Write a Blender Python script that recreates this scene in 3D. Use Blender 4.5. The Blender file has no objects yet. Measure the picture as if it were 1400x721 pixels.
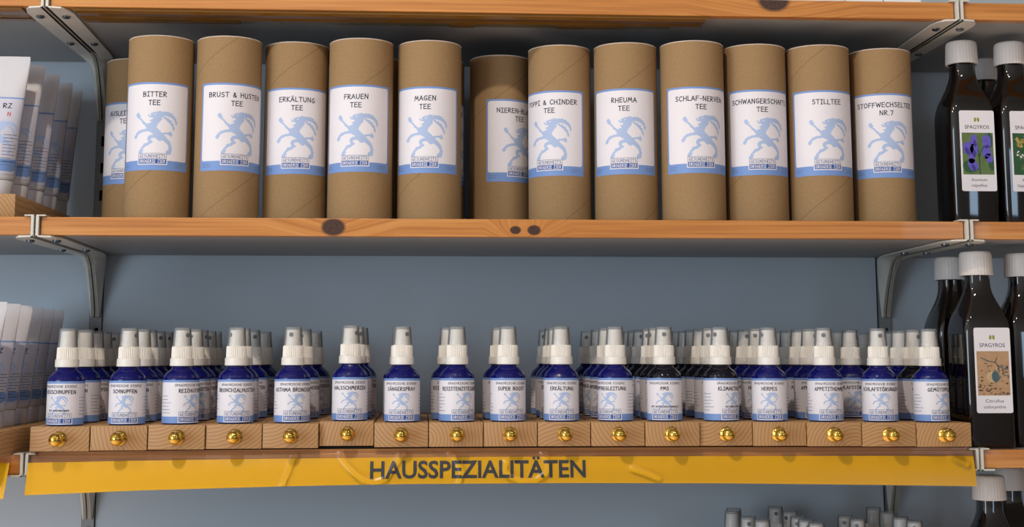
import bpy, bmesh, math, random
from mathutils import Vector, Matrix
from mathutils.geometry import tessellate_polygon
random.seed(7)
S = bpy.context.scene
COL = S.collection
PI = math.pi

# ------------------------------------------------------------------ camera
YAW, PITCH, ROLL, FPX = 0.064, 0.134, -0.0011, 1919.4
cam_data = bpy.data.cameras.new('camera')
cam = bpy.data.objects.new('camera', cam_data); COL.objects.link(cam)
fw = Vector((math.sin(YAW)*math.cos(PITCH), math.cos(YAW)*math.cos(PITCH), math.sin(PITCH)))
rt = Vector((math.cos(YAW), -math.sin(YAW), 0)); up = rt.cross(fw)
r2 = rt*math.cos(ROLL)+up*math.sin(ROLL); u2 = -rt*math.sin(ROLL)+up*math.cos(ROLL)
m = Matrix((r2, u2, -fw)).transposed().to_4x4(); m.translation = (-0.086, -1.3455, -0.0098)
cam.matrix_world = m
cam_data.sensor_width = 36; cam_data.lens = FPX/1400*36
cam_data.shift_y = -(360.5-232.0)/1400
cam_data.clip_start = 0.02; cam_data.clip_end = 60
S.camera = cam

# ------------------------------------------------------------------ world, lamps, exposure
S.view_settings.view_transform = 'Standard'; S.view_settings.look = 'None'
S.view_settings.gamma = 1.0; S.view_settings.use_curve_mapping = False
S.view_settings.exposure = 0.0
W = bpy.data.worlds.new('shop_room'); S.world = W; W.use_nodes = True
nt = W.node_tree; nt.nodes.clear()
wo = nt.nodes.new('ShaderNodeOutputWorld'); bg = nt.nodes.new('ShaderNodeBackground')
tc = nt.nodes.new('ShaderNodeTexCoord'); sx = nt.nodes.new('ShaderNodeSeparateXYZ')
rp = nt.nodes.new('ShaderNodeValToRGB'); mr = nt.nodes.new('ShaderNodeMapRange')
mr.inputs['From Min'].default_value = -1; mr.inputs['From Max'].default_value = 1
nt.links.new(tc.outputs['Generated'], sx.inputs[0]); nt.links.new(sx.outputs['Z'], mr.inputs['Value'])
nt.links.new(mr.outputs[0], rp.inputs[0]); nt.links.new(rp.outputs[0], bg.inputs['Color'])
ST = [(0.05, (1.9, 1.5, 1.22)), (0.25, (1.5, 1.2, 1.0)), (0.34, (0.42, 0.41, 0.41)), (0.465, (0.46, 0.47, 0.48)), (0.54, (1.0, 1.01, 1.04)), (0.68, (0.84, 0.86, 0.88)), (0.86, (0.50, 0.49, 0.48))]  # ambient bands shaped for the fill: warm from below, dim just under the horizon
for _ in ST[2:]: rp.color_ramp.elements.new(0.5)
for q, (p_, c_) in zip(rp.color_ramp.elements, ST): q.position = p_; q.color = c_+(1.0,)
# the room is brighter and cooler towards the shop front on the left
mx_ = nt.nodes.new('ShaderNodeMapRange'); mx_.inputs['From Min'].default_value = -0.9; mx_.inputs['From Max'].default_value = 0.9
nt.links.new(sx.outputs['X'], mx_.inputs['Value'])
rx = nt.nodes.new('ShaderNodeValToRGB'); nt.links.new(mx_.outputs[0], rx.inputs[0])
rx.color_ramp.elements[0].color = (1.0, 1.0, 1.0, 1); rx.color_ramp.elements[0].position = 0.1
rx.color_ramp.elements[1].color = (0.30, 0.265, 0.235, 1); rx.color_ramp.elements[1].position = 0.9
ml = nt.nodes.new('ShaderNodeMix'); ml.data_type = 'RGBA'; ml.blend_type = 'MULTIPLY'; ml.inputs[0].default_value = 1.0
nt.links.new(rp.outputs[0], ml.inputs[6]); nt.links.new(rx.outputs[0], ml.inputs[7]); nt.links.new(ml.outputs[2], bg.inputs['Color'])
bg.inputs['Strength'].default_value = 0.80
nt.links.new(bg.outputs[0], wo.inputs[0])

def lamp(name, loc, target, power, color, size, kind='SPOT', cone=75, size_y=None):
    d = bpy.data.lights.new(name, kind); d.energy = power; d.color = color
    if kind == 'SPOT':
        d.shadow_soft_size = size; d.spot_size = math.radians(cone); d.spot_blend = 0.6
    else:
        d.size = size
        if size_y: d.shape = 'RECTANGLE'; d.size_y = size_y
    o = bpy.data.objects.new(name, d); COL.objects.link(o); o.location = loc
    o.rotation_euler = (Vector(target)-Vector(loc)).to_track_quat('-Z', 'Y').to_euler()
    return o
lamp('ceiling_spotlight', (-0.37, -1.05, 1.09), (0.06, 0, 0.02), 34.5, (1.0, 0.89, 0.76), 0.022, cone=74)
lamp('ceiling_spotlight', (-1.15, -1.10, 1.10), (-0.1, 0, 0.05), 11, (1.0, 0.92, 0.82), 0.03, cone=70)
lamp('ceiling_spotlight', (0.55, -1.20, 1.15), (0.30, 0, 0.05), 6, (1.0, 0.90, 0.78), 0.03, cone=70)
lamp('shop_window', (-2.0, -2.0, 0.0), (-0.35, 0.2, 0.0), 32, (0.66, 0.84, 1.0), 1.1, 'AREA', size_y=1.5)
lamp('shop_window', (1.42, -2.6, 0.08), (0.48, 0, 0.08), 3, (0.55, 0.76, 1.0), 0.24, 'AREA', size_y=0.72)

# ------------------------------------------------------------------ materials
def lin(c):
    return tuple(((v/255)/12.92 if v/255 <= 0.04045 else ((v/255+0.055)/1.055)**2.4) for v in c)+(1.0,)
class NT:
    def __init__(s, mat):
        mat.use_nodes = True; s.t = mat.node_tree; s.b = s.t.nodes['Principled BSDF']; s.out = s.t.nodes['Material Output']
    def n(s, typ, **kw):
        x = s.t.nodes.new(typ)
        for k, v in kw.items(): setattr(x, k, v)
        return x
    def l(s, a, b): s.t.links.new(a, b)
    def math(s, op, a, b=None):
        x = s.n('ShaderNodeMath', operation=op)
        for i, v in enumerate((a, b)):
            if v is None: continue
            if isinstance(v, (int, float)): x.inputs[i].default_value = v
            else: s.l(v, x.inputs[i])
        return x.outputs[0]
    def mix(s, fac, a, b):
        x = s.n('ShaderNodeMix', data_type='RGBA')
        if isinstance(fac, (int, float)): x.inputs[0].default_value = fac
        else: s.l(fac, x.inputs[0])
        for i, v in ((6, a), (7, b)):
            if isinstance(v, tuple): x.inputs[i].default_value = v
            else: s.l(v, x.inputs[i])
        return x.outputs[2]
    def noise(s, vec, scale, detail=3, rough=0.6):
        x = s.n('ShaderNodeTexNoise'); x.inputs['Scale'].default_value = scale
        x.inputs['Detail'].default_value = detail; x.inputs['Roughness'].default_value = rough
        if vec is not None: s.l(vec, x.inputs['Vector'])
        return x.outputs['Fac']
    def ramp(s, fac, stops):
        x = s.n('ShaderNodeValToRGB'); s.l(fac, x.inputs[0])
        e = x.color_ramp.elements
        while len(e) < len(stops): e.new(0.5)
        for i, (p, c) in enumerate(stops): e[i].position = p; e[i].color = c
        return x.outputs[0]
    def coords(s, scale=None, add_random=0.0):
        t = s.n('ShaderNodeTexCoord'); o = t.outputs['Object']
        if add_random:
            oi = s.n('ShaderNodeObjectInfo'); c = s.n('ShaderNodeCombineXYZ')
            r = oi.outputs['Random']
            s.l(s.math('MULTIPLY', s.math('SUBTRACT', r, 0.5), add_random), c.inputs[0])
            s.l(s.math('MULTIPLY', s.math('SUBTRACT', s.math('FRACT', s.math('MULTIPLY', r, 7.31)), 0.5), add_random), c.inputs[2])
            a = s.n('ShaderNodeVectorMath', operation='ADD'); s.l(o, a.inputs[0]); s.l(c.outputs[0], a.inputs[1]); o = a.outputs[0]
        if scale:
            mp = s.n('ShaderNodeMapping'); mp.inputs['Scale'].default_value = scale; s.l(o, mp.inputs[0]); o = mp.outputs[0]
        return o
def mat(name, rgb, rough=0.5, metal=0.0, spec=0.5, mottle=0.0, mscale=60, coat=0.0, trans=0.0, ior=1.45):
    M = bpy.data.materials.new(name); t = NT(M); b = t.b
    c = lin(rgb); b.inputs['Base Color'].default_value = c
    b.inputs['Roughness'].default_value = rough; b.inputs['Metallic'].default_value = metal
    b.inputs['Specular IOR Level'].default_value = spec; b.inputs['Coat Weight'].default_value = coat
    b.inputs['Coat Roughness'].default_value = 0.05
    b.inputs['Transmission Weight'].default_value = trans; b.inputs['IOR'].default_value = ior
    f = t.noise(t.coords(), mscale, 4)
    k = max(mottle, 0.015)
    d = tuple(v*(1-k) for v in c[:3])+(1,); e = tuple(min(1, v*(1+k)) for v in c[:3])+(1,)
    t.l(t.mix(f, d, e), b.inputs['Base Color'])
    return M
def kraft():
    M = bpy.data.materials.new('kraft_cardboard'); t = NT(M)
    co = t.coords()
    f1 = t.noise(co, 1100, 3, 0.7); f2 = t.noise(co, 45, 3)
    base = t.ramp(f1, [(0.25, lin((132, 104, 72))), (0.55, lin((156, 125, 88))), (0.8, lin((170, 140, 103)))])
    base = t.mix(t.math('MULTIPLY', f2, 0.35), base, lin((148, 118, 82)))
    sp = t.n('ShaderNodeSeparateXYZ'); t.l(co, sp.inputs[0])
    ang = t.math('DIVIDE', t.math('ARCTAN2', sp.outputs['X'], t.math('MULTIPLY', sp.outputs['Y'], -1)), 2*PI)
    oi = t.n('ShaderNodeObjectInfo')
    h = t.math('ADD', t.math('SUBTRACT', t.math('DIVIDE', sp.outputs['Z'], 0.150), ang), oi.outputs['Random'])
    fr = t.math('FRACT', h)
    seam = t.math('LESS_THAN', fr, 0.0042)
    t.l(t.mix(t.math('MULTIPLY', seam, 0.55), base, lin((70, 46, 26))), t.b.inputs['Base Color'])
    t.b.inputs['Roughness'].default_value = 0.78; t.b.inputs['Specular IOR Level'].default_value = 0.2
    bp = t.n('ShaderNodeBump'); bp.inputs['Strength'].default_value = 0.15; bp.inputs['Distance'].default_value = 0.0005
    t.l(f1, bp.inputs['Height']); t.l(bp.outputs[0], t.b.inputs['Normal'])
    return M
def pine(name, knots, dark=lin((146, 86, 34)), mid=lin((190, 122, 56)), light=lin((212, 150, 82))):
    M = bpy.data.materials.new(name); t = NT(M)
    co = t.coords(); sp = t.n('ShaderNodeSeparateXYZ'); t.l(co, sp.inputs[0])
    warp = None; kmask = None
    for kx, kz, r in knots:
        dx = t.math('DIVIDE', t.math('SUBTRACT', sp.outputs['X'], kx), 1.35); dz = t.math('SUBTRACT', sp.outputs['Z'], kz)
        d = t.math('SQRT', t.math('ADD', t.math('MULTIPLY', dx, dx), t.math('MULTIPLY', dz, dz)))
        mk = t.n('ShaderNodeMapRange'); mk.inputs['From Min'].default_value = r; mk.inputs['From Max'].default_value = r*0.75
        t.l(d, mk.inputs['Value'])
        wv = t.n('ShaderNodeMapRange'); wv.inputs['From Min'].default_value = r*5; wv.inputs['From Max'].default_value = 0
        wv.inputs['To Max'].default_value = 0.018; t.l(d, wv.inputs['Value'])
        kmask = mk.outputs[0] if kmask is None else t.math('MAXIMUM', kmask, mk.outputs[0])
        warp = wv.outputs[0] if warp is None else t.math('ADD', warp, wv.outputs[0])
    cx = t.n('ShaderNodeCombineXYZ'); t.l(sp.outputs['X'], cx.inputs[0]); t.l(sp.outputs['Y'], cx.inputs[1])
    t.l(t.math('ADD', sp.outputs['Z'], warp) if warp is not None else sp.outputs['Z'], cx.inputs[2])
    mp = t.n('ShaderNodeMapping'); mp.inputs['Scale'].default_value = (3.5, 60, 260); t.l(cx.outputs[0], mp.inputs[0])
    f = t.noise(mp.outputs[0], 1.0, 5, 0.6)
    mp2 = t.n('ShaderNodeMapping'); mp2.inputs['Scale'].default_value = (14, 200, 900); t.l(cx.outputs[0], mp2.inputs[0])
    g = t.noise(mp2.outputs[0], 1.0, 2)
    c = t.ramp(f, [(0.3, dark), (0.5, mid), (0.72, light)])
    c = t.mix(t.math('MULTIPLY', g, 0.35), c, mid)
    if kmask is not None:
        kn = t.noise(co, 500, 3)
        c = t.mix(kmask, c, t.ramp(kn, [(0.3, lin((44, 27, 20))), (0.7, lin((84, 52, 36)))]))
    t.l(c, t.b.inputs['Base Color']); t.b.inputs['Roughness'].default_value = 0.38
    t.b.inputs['Coat Weight'].default_value = 0.15
    return M
def endgrain():
    M = bpy.data.materials.new('oak_end_grain'); t = NT(M)
    co = t.coords(None, 0.13)
    w = t.n('ShaderNodeTexWave', wave_type='RINGS', rings_direction='Y', wave_profile='SIN'); w.inputs['Scale'].default_value = 92
    w.inputs['Distortion'].default_value = 6.5; w.inputs['Detail'].default_value = 3; w.inputs['Detail Scale'].default_value = 0.30
    t.l(co, w.inputs['Vector'])
    fine = t.noise(co, 900, 3); big = t.noise(co, 25, 2)
    c = t.ramp(w.outputs['Fac'], [(0.0, lin((162, 118, 72))), (0.35, lin((182, 139, 90))), (1.0, lin((192, 150, 101)))])
    c = t.mix(t.math('MULTIPLY', fine, 0.5), c, lin((152, 108, 66)))
    c = t.mix(t.math('MULTIPLY', big, 0.3), c, lin((176, 128, 84)))
    t.l(c, t.b.inputs['Base Color']); t.b.inputs['Roughness'].default_value = 0.55
    return M
def clear(name, rgb=(255, 255, 255), ior=1.45, rough=0.03, haze=0.0):
    M = bpy.data.materials.new(name); t = NT(M)
    tr = t.n('ShaderNodeBsdfTransparent'); gl = t.n('ShaderNodeBsdfGlossy'); fr = t.n('ShaderNodeFresnel'); mx = t.n('ShaderNodeMixShader')
    fr.inputs['IOR'].default_value = ior; tr.inputs['Color'].default_value = lin(rgb); gl.inputs['Roughness'].default_value = rough
    t.l(fr.outputs[0], mx.inputs[0]); t.l(tr.outputs[0], mx.inputs[1]); t.l(gl.outputs[0], mx.inputs[2])
    o = mx.outputs[0]
    if haze:
        df = t.n('ShaderNodeBsdfDiffuse'); df.inputs['Color'].default_value = (0.75, 0.75, 0.75, 1)
        m2 = t.n('ShaderNodeMixShader'); m2.inputs[0].default_value = haze
        t.l(o, m2.inputs[1]); t.l(df.outputs[0], m2.inputs[2]); o = m2.outputs[0]
    t.l(o, t.out.inputs['Surface'])
    return M
M = {}
M['kraft'] = kraft(); M['rim'] = mat('pale_rim', (222, 206, 190), 0.6)
M['paper'] = mat('label_paper', (226, 219, 222), 0.55, mottle=0.02); M['blue'] = mat('label_blue', (116, 146, 200), 0.5)
M['ibex'] = mat('emblem_blue', (168, 184, 216), 0.55); M['navy'] = mat('logo_blue', (18, 78, 152), 0.5); M['ink'] = mat('print_ink', (28, 30, 52), 0.6)
M['red'] = mat('red_ink', (190, 60, 60), 0.6); M['grey_ink'] = mat('grey_ink', (92, 104, 138), 0.6)
M['pine_c'] = pine('pine_edge_center', [(-0.171, -0.0085, 0.0095), (0.0035, -0.0105, 0.0045), (0.0215, -0.0105, 0.0055)])
M['pine_t'] = pine('pine_edge_top', [(0.262, 0.0, 0.0135)])
M['pine'] = pine('pine_edge', [])
M['oak'] = endgrain()
M['laminate'] = mat('grey_laminate', (150, 148, 146), 0.45, mottle=0.03); M['panel'] = mat('grey_blue_panel', (186, 194, 202), 0.55, mottle=0.03, mscale=9)
M['bracket'] = mat('cream_powder_coat', (206, 200, 188), 0.42, mottle=0.02); M['bolt'] = mat('steel_bolt', (120, 125, 130), 0.25, metal=1.0)
M['upright'] = mat('grey_upright_steel', (140, 142, 142), 0.4); M['dark'] = mat('dark_gap', (22, 22, 24), 0.8)  # near-black stands in for the shade inside gaps and slots
M['amber_rail'] = mat('amber_rail_plastic', (118, 78, 22), 0.18, mottle=0.15, mscale=20); M['rail_pale'] = mat('olive_rail_plastic', (112, 98, 66), 0.25, mottle=0.1, mscale=20)
M['brass'] = mat('polished_brass', (232, 186, 84), 0.10, metal=1.0)
M['cobalt'] = mat('cobalt_glass', (8, 14, 104), 0.05, spec=0.6, trans=0.25); M['violet'] = mat('violet_black_glass', (14, 12, 26), 0.06, spec=0.6, trans=0.1)
M['white'] = mat('white_plastic', (232, 224, 214), 0.38); M['cap_white'] = mat('ribbed_cap_plastic', (214, 206, 200), 0.42); M['hole'] = mat('nozzle_hole', (25, 28, 45), 0.5)
M['overcap'] = clear('clear_overcap', (252, 252, 252), 1.2, 0.08, 0.12)
M['acrylic'] = clear('clear_acrylic', (253, 253, 253), 1.31, 0.28)
M['yellow'] = mat('yellow_card', (242, 180, 0), 0.6, spec=0.15, mottle=0.03, mscale=12); M['sign_ink'] = mat('sign_lettering', (52, 52, 56), 0.5)
M['amber_glass'] = mat('dark_amber_glass', (16, 9, 6), 0.05, spec=0.6, coat=0.6)
M['tube'] = mat('white_tube_plastic', (204, 200, 204), 0.32, mottle=0.01); M['tube_label'] = mat('tube_label', (196, 193, 206), 0.4)
M['carton'] = mat('white_carton', (228, 226, 226), 0.5)
M['leafgreen'] = mat('photo_green', (92, 112, 62), 0.4, mottle=0.5, mscale=140); M['darkgreen'] = mat('photo_dark_green', (44, 82, 48), 0.4, mottle=0.4, mscale=200)
M['petal'] = mat('photo_violet', (98, 84, 176), 0.4, mottle=0.35, mscale=260); M['petal_d'] = mat('photo_deep_violet', (64, 50, 132), 0.4, mottle=0.3, mscale=260)
M['sand'] = mat('photo_sand', (176, 138, 100), 0.4, mottle=0.3, mscale=200); M['sand_d'] = mat('photo_brown', (104, 78, 52), 0.4, mottle=0.5, mscale=300)
M['gourd'] = mat('photo_gourd', (188, 160, 116), 0.4, mottle=0.2, mscale=200); M['gourd_d'] = mat('photo_gourd_green', (70, 92, 96), 0.4, mottle=0.3, mscale=200)
M['straw'] = mat('photo_straw', (172, 146, 74), 0.4, mottle=0.5, mscale=260); M['olive'] = mat('logo_olive', (142, 146, 52), 0.5)

# ------------------------------------------------------------------ helpers
def link_mesh(name, bm, mats, parent=None, smooth=None):
    me = bpy.data.meshes.new(name); bm.normal_update(); bm.to_mesh(me); bm.free()
    if not isinstance(mats, (list, tuple)): mats = [mats]
    for x in mats: me.materials.append(x)
    o = bpy.data.objects.new(name, me); COL.objects.link(o)
    if parent: o.parent = parent
    if smooth is not None:
        me.polygons.foreach_set('use_smooth', [True]*len(me.polygons))
        me.set_sharp_from_angle(angle=math.radians(smooth))
    return o
def tag(o, label, cat, group=None):
    o['label'] = label; o['category'] = cat
    if group: o['group'] = group
    return o
def thing(name, loc, label, cat, group=None, rz=0):
    o = bpy.data.objects.new(name, None); COL.objects.link(o); o.empty_display_size = 0.01
    o.location = loc; o.rotation_euler = (0, 0, rz); return tag(o, label, cat, group)
def dup(root, loc, rz, label, group=None):
    r = root.copy(); COL.objects.link(r); r.location = loc; r.rotation_euler = (0, 0, rz); r['label'] = label
    if group: r['group'] = group
    for ch in list(root.children):
        c = ch.copy(); COL.objects.link(c); c.parent = r
        for g in list(ch.children):
            d = g.copy(); COL.objects.link(d); d.parent = c
    return r
def struct(o): o['kind'] = 'structure'; return o
def box(bm, x0, x1, y0, y1, z0, z1, mi=0, bev=0.0):
    vs = [bm.verts.new((x, y, z)) for x in (x0, x1) for y in (y0, y1) for z in (z0, z1)]
    fs = []
    for a in ((0, 1, 3, 2), (4, 6, 7, 5), (0, 4, 5, 1), (2, 3, 7, 6), (0, 2, 6, 4), (1, 5, 7, 3)):
        f = bm.faces.new([vs[i] for i in a]); f.material_index = mi; fs.append(f)
    if bev:
        es = list({e for f in fs for e in f.edges})
        bmesh.ops.bevel(bm, geom=es, offset=bev, segments=2, affect='EDGES', profile=0.5, material=mi)
def lathe(bm, prof, seg=32, mi=0, mod=None, c=(0, 0)):
    rings = []
    for r, z in prof:
        if r < 1e-6: rings.append([bm.verts.new((c[0], c[1], z))]); continue
        rings.append([bm.verts.new((c[0]+(r if not mod else mod(r, z, k))*math.sin(2*PI*k/seg), c[1]-(r if not mod else mod(r, z, k))*math.cos(2*PI*k/seg), z)) for k in range(seg)])
    for a, b in zip(rings, rings[1:]):
        for k in range(seg):
            k2 = (k+1) % seg
            if len(a) == 1 and len(b) == 1: continue
            if len(a) == 1: f = bm.faces.new((a[0], b[k2], b[k]))
            elif len(b) == 1: f = bm.faces.new((a[k], a[k2], b[0]))
            else: f = bm.faces.new((a[k], a[k2], b[k2], b[k]))
            f.material_index = mi
def prism(bm, pts, axis, a0, a1, mi=0):
    # pts: 2D polygon; axis 'x': (y,z) extruded along x
    def v(p, a): return (a, p[0], p[1]) if axis == 'x' else ((p[0], a, p[1]) if axis == 'y' else (p[0], p[1], a))
    A = [bm.verts.new(v(p, a0)) for p in pts]; B = [bm.verts.new(v(p, a1)) for p in pts]
    n = len(pts)
    for i in range(n):
        bm.faces.new((A[i], A[(i+1) % n], B[(i+1) % n], B[i])).material_index = mi
    for tri in tessellate_polygon([[Vector((p[0], p[1], 0)) for p in pts]]):
        bm.faces.new([A[i] for i in tri]).material_index = mi; bm.faces.new([B[i] for i in reversed(tri)]).material_index = mi
    bmesh.ops.recalc_face_normals(bm, faces=bm.faces[:])

# ------------------------------------------------------------------ hand-lettered stroke font
F = {
 'A': (.72, [[(0,0),(.36,1),(.7,0)],[(.13,.36),(.6,.36)]]),
 'B': (.66, [[(.05,0),(.06,1),(.4,.98),(.54,.84),(.5,.64),(.06,.52)],[(.06,.53),(.48,.5),(.62,.28),(.48,.06),(.05,0)]]),
 'C': (.68, [[(.62,.84),(.5,.98),(.3,.96),(.1,.68),(.05,.36),(.2,.06),(.42,0),(.63,.14)]]),
 'D': (.7, [[(.06,0),(.06,1),(.36,.92),(.6,.66),(.62,.36),(.44,.1),(.06,0)]]),
 'E': (.62, [[(.56,1),(.08,.98),(.05,0),(.58,.02)],[(.06,.52),(.5,.53)]]),
 'F': (.6, [[(.58,1),(.08,.98),(.06,0)],[(.07,.52),(.48,.54)]]),
 'G': (.72, [[(.6,.9),(.4,1),(.16,.8),(.05,.44),(.16,.1),(.4,0),(.62,.14),(.64,.44),(.36,.44)]]),
 'H': (.72, [[(.07,1),(.06,0)],[(.62,1),(.63,0)],[(.06,.52),(.62,.52)]]),
 'I': (.5, [[(.06,1),(.44,1)],[(.25,1),(.25,0)],[(.05,0),(.45,0)]]),
 'J': (.6, [[(.15,1),(.58,1)],[(.4,1),(.4,.2),(.25,0),(.05,.12)]]),
 'K': (.64, [[(.07,1),(.07,0)],[(.56,1),(.08,.5),(.6,0)]]),
 'L': (.54, [[(.06,1),(.06,.02),(.52,0)]]),
 'M': (.86, [[(.03,0),(.17,1),(.42,.34),(.66,1),(.8,0)]]),
 'N': (.74, [[(.06,0),(.08,1),(.62,0),(.64,1)]]),
 'O': (.78, [[(.36,1),(.12,.82),(.05,.46),(.16,.1),(.38,0),(.62,.16),(.71,.52),(.6,.86),(.36,1)]]),
 'P': (.58, [[(.06,0),(.07,1),(.4,.96),(.54,.76),(.44,.54),(.08,.46)]]),
 'R': (.64, [[(.06,0),(.07,1),(.42,.96),(.54,.76),(.42,.56),(.08,.5),(.6,0)]]),
 'S': (.64, [[(.56,.88),(.36,1),(.12,.86),(.14,.62),(.48,.46),(.56,.24),(.38,.02),(.06,.1)]]),
 'T': (.66, [[(.02,.98),(.64,1)],[(.33,1),(.32,0)]]),
 'U': (.72, [[(.06,1),(.08,.3),(.24,.02),(.46,.04),(.62,.34),(.64,1)]]),
 'V': (.66, [[(.04,1),(.32,0),(.62,1)]]),
 'W': (.96, [[(.04,1),(.22,0),(.48,.8),(.7,0),(.92,1)]]),
 'X': (.66, [[(.06,1),(.6,0)],[(.6,1),(.04,0)]]),
 'Y': (.64, [[(.04,1),(.32,.5)],[(.6,1),(.2,0)]]),
 'Z': (.66, [[(.08,.98),(.58,1),(.05,.03),(.6,0)]]),
 '&': (.74, [[(.66,0),(.2,.68),(.28,.94),(.46,.84),(.36,.58),(.08,.3),(.2,.02),(.46,.08),(.64,.4)]]),
 '-': (.46, [[(.08,.46),(.4,.46)]]), '.': (.24, [[(.1,0),(.13,.04)]]), '7': (.62, [[(.05,1),(.56,1),(.24,0)]]), ' ': (.42, []),
}
for k, b in (('Ä', 'A'), ('Ö', 'O'), ('Ü', 'U')):
    w = F[b][0]; F[k] = (w, F[b][1]+[[(w*.3, 1.2), (w*.32, 1.24)], [(w*.62, 1.2), (w*.64, 1.24)]])
def text_w(s, h, sp=0.16): return sum(F[c][0]+sp for c in s)*h - sp*h
class Flat:
    """flat artwork in millimetres: polygons on thin printed layers"""
    def __init__(s): s.p = []
    def poly(s, pts, mi, layer): s.p.append((pts, mi, layer))
    def rect(s, x0, x1, y0, y1, mi, layer, r=0):
        if not r: s.poly([(x0,y0),(x1,y0),(x1,y1),(x0,y1)], mi, layer); return
        pts = []
        for cx, cy, a in ((x1-r,y0+r,-90),(x1-r,y1-r,0),(x0+r,y1-r,90),(x0+r,y0+r,180)):
            for k in range(4): t = math.radians(a+k*30); pts.append((cx+r*math.cos(t), cy+r*math.sin(t)))
        s.poly(pts, mi, layer)
    def stroke(s, pl, t, mi, layer):
        for (ax, ay), (bx, by) in zip(pl, pl[1:]):
            L = math.hypot(bx-ax, by-ay) or 1e-6; ux, uy = (bx-ax)/L, (by-ay)/L; e = t*0.42; h = t/2
            ax_, ay_, bx_, by_ = ax-ux*e, ay-uy*e, bx+ux*e, by+uy*e
            s.poly([(ax_+uy*h, ay_-ux*h), (bx_+uy*h, by_-ux*h), (bx_-uy*h, by_+ux*h), (ax_-uy*h, ay_+ux*h)], mi, layer)
    def text(s, txt, cx, y, h, t, mi, layer, width=None, wob=0.0):
        w = text_w(txt, h); sx = 1 if width is None else width/w; x = cx-w*sx/2
        rr = random.Random(txt)
        for c in txt:
            dy = rr.uniform(-wob, wob)*h
            for pl in F[c][1]: s.stroke([(x+px*h*sx, y+dy+py*h) for px, py in pl], t, mi, layer)
            x += (F[c][0]+0.16)*h*sx
    def dashes(s, x0, x1, ytop, n, dy, t, mi, layer, seed):
        rr = random.Random(seed)
        for k in range(n):
            x = x0; end = x0+(x1-x0)*rr.uniform(.55, 1)
            while x < end:
                l = rr.uniform(.5, 1.9); s.stroke([(x, ytop-k*dy), (min(x+l, x1), ytop-k*dy+rr.uniform(-.1, .1))], t, mi, layer); x += l+rr.uniform(.45, .8)
    def bm(s, wrap=None, cut=2.2, gap=0.10, step=0.05):
        b = bmesh.new()
        for pts, mi, layer in s.p:
            vs = [b.verts.new((x, layer, y)) for x, y in pts]
            try:
                if len(pts) <= 4: b.faces.new(vs).material_index = mi
                else:
                    for tri in tessellate_polygon([[Vector((x, y, 0)) for x, y in pts]]):
                        b.faces.new([vs[i] for i in tri]).material_index = mi
            except ValueError: pass
        if wrap is not None:
            xs = [v.co.x for v in b.verts]; x = math.floor(min(xs)/cut)*cut
            while x < max(xs):
                bmesh.ops.bisect_plane(b, geom=b.verts[:]+b.edges[:]+b.faces[:], plane_co=(x, 0, 0), plane_no=(1, 0, 0), dist=1e-5); x += cut
        for v in b.verts:
            u, l, z = v.co
            if wrap is None: v.co = (u/1000, -(gap+l*step)/1000, z/1000)
            elif callable(wrap): v.co = wrap(u, z, gap+l*step)
            else:
                r = wrap+gap+l*step; a = u/wrap; v.co = (r*math.sin(a)/1000, -r*math.cos(a)/1000, z/1000)
        for f in b.faces:
            f.normal_update()
            c = f.calc_center_median()
            if (f.normal.y > 0) if wrap is None or callable(wrap) else (f.normal.x*c.x+f.normal.y*c.y < 0): f.normal_flip()
        return b

# rampant ibex of the shop's crest, traced in its own units (about 310 high, y down)
IBEX = [
 # trunk with raised arm, foreleg and hind legs
 [(100,300),(113,303),(121,309),(134,313),(146,328),(160,342),(170,350),(180,357),(190,352),(198,348),(210,346),(222,342),(236,332),(262,318),(284,326),(274,332),(276,340),(264,341),(268,350),(257,351),(260,361),(250,362),(253,371),(246,378),(258,392),(275,408),(292,424),(306,440),(318,452),(332,466),(346,482),(355,500),(358,520),(364,532),(358,544),(352,552),(336,548),(338,536),(339,522),(328,502),(308,486),(290,473),(284,480),(272,482),(258,474),(246,460),(224,458),(209,467),(213,478),(225,483),(223,494),(206,502),(197,512),(176,519),(160,532),(152,540),(150,552),(134,556),(130,545),(138,530),(156,510),(160,500),(184,494),(194,484),(184,470),(187,452),(203,438),(230,433),(212,422),(194,411),(174,412),(150,414),(128,423),(109,434),(103,444),(92,446),(84,436),(94,422),(104,413),(118,402),(130,402),(140,396),(170,393),(176,384),(168,374),(156,358),(148,356),(138,338),(120,320),(106,312)],
 # head, snout and beard
 [(184,288),(192,284),(197,294),(210,299),(203,288),(205,278),(220,273),(232,266),(246,270),(250,258),(258,266),(266,256),(274,263),(282,258),(284,268),(304,276),(302,296),(286,296),(292,306),(281,310),(288,324),(264,334),(236,338),(222,348),(204,350),(212,340),(196,332),(210,324),(224,318),(216,308),(198,308),(190,300)],
 # two scalloped horns sweeping back
 [(268,262),(290,266),(304,260),(312,267),(328,260),(338,270),(356,271),(362,284),(376,291),(380,302),(390,306),(391,322),(399,334),(397,352),(390,360),(384,342),(376,324),(360,310),(338,300),(310,294),(286,292)],
 [(290,294),(308,300),(316,310),(331,309),(338,322),(354,326),(358,342),(372,352),(370,366),(380,376),(376,404),(366,394),(361,374),(349,358),(334,342),(315,325),(296,312)],
 # tail
 [(288,424),(304,416),(318,418),(330,413),(344,416),(345,402),(355,408),(356,420),(368,424),(359,433),(362,446),(347,441),(328,428),(306,432),(298,436)],
 # hooves with their spurs
 [(88,292),(92,278),(104,270),(116,276),(120,288),(130,300),(122,308),(110,304),(100,310),(96,300)],
 [(76,452),(80,438),(92,430),(104,436),(112,440),(104,448),(98,460),(86,464)],
 [(118,566),(122,552),(134,540),(150,540),(160,548),(152,556),(148,570),(134,576)],
 [(318,568),(320,552),(334,542),(352,540),(362,548),(358,562),(352,576),(334,580)],
]
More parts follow.
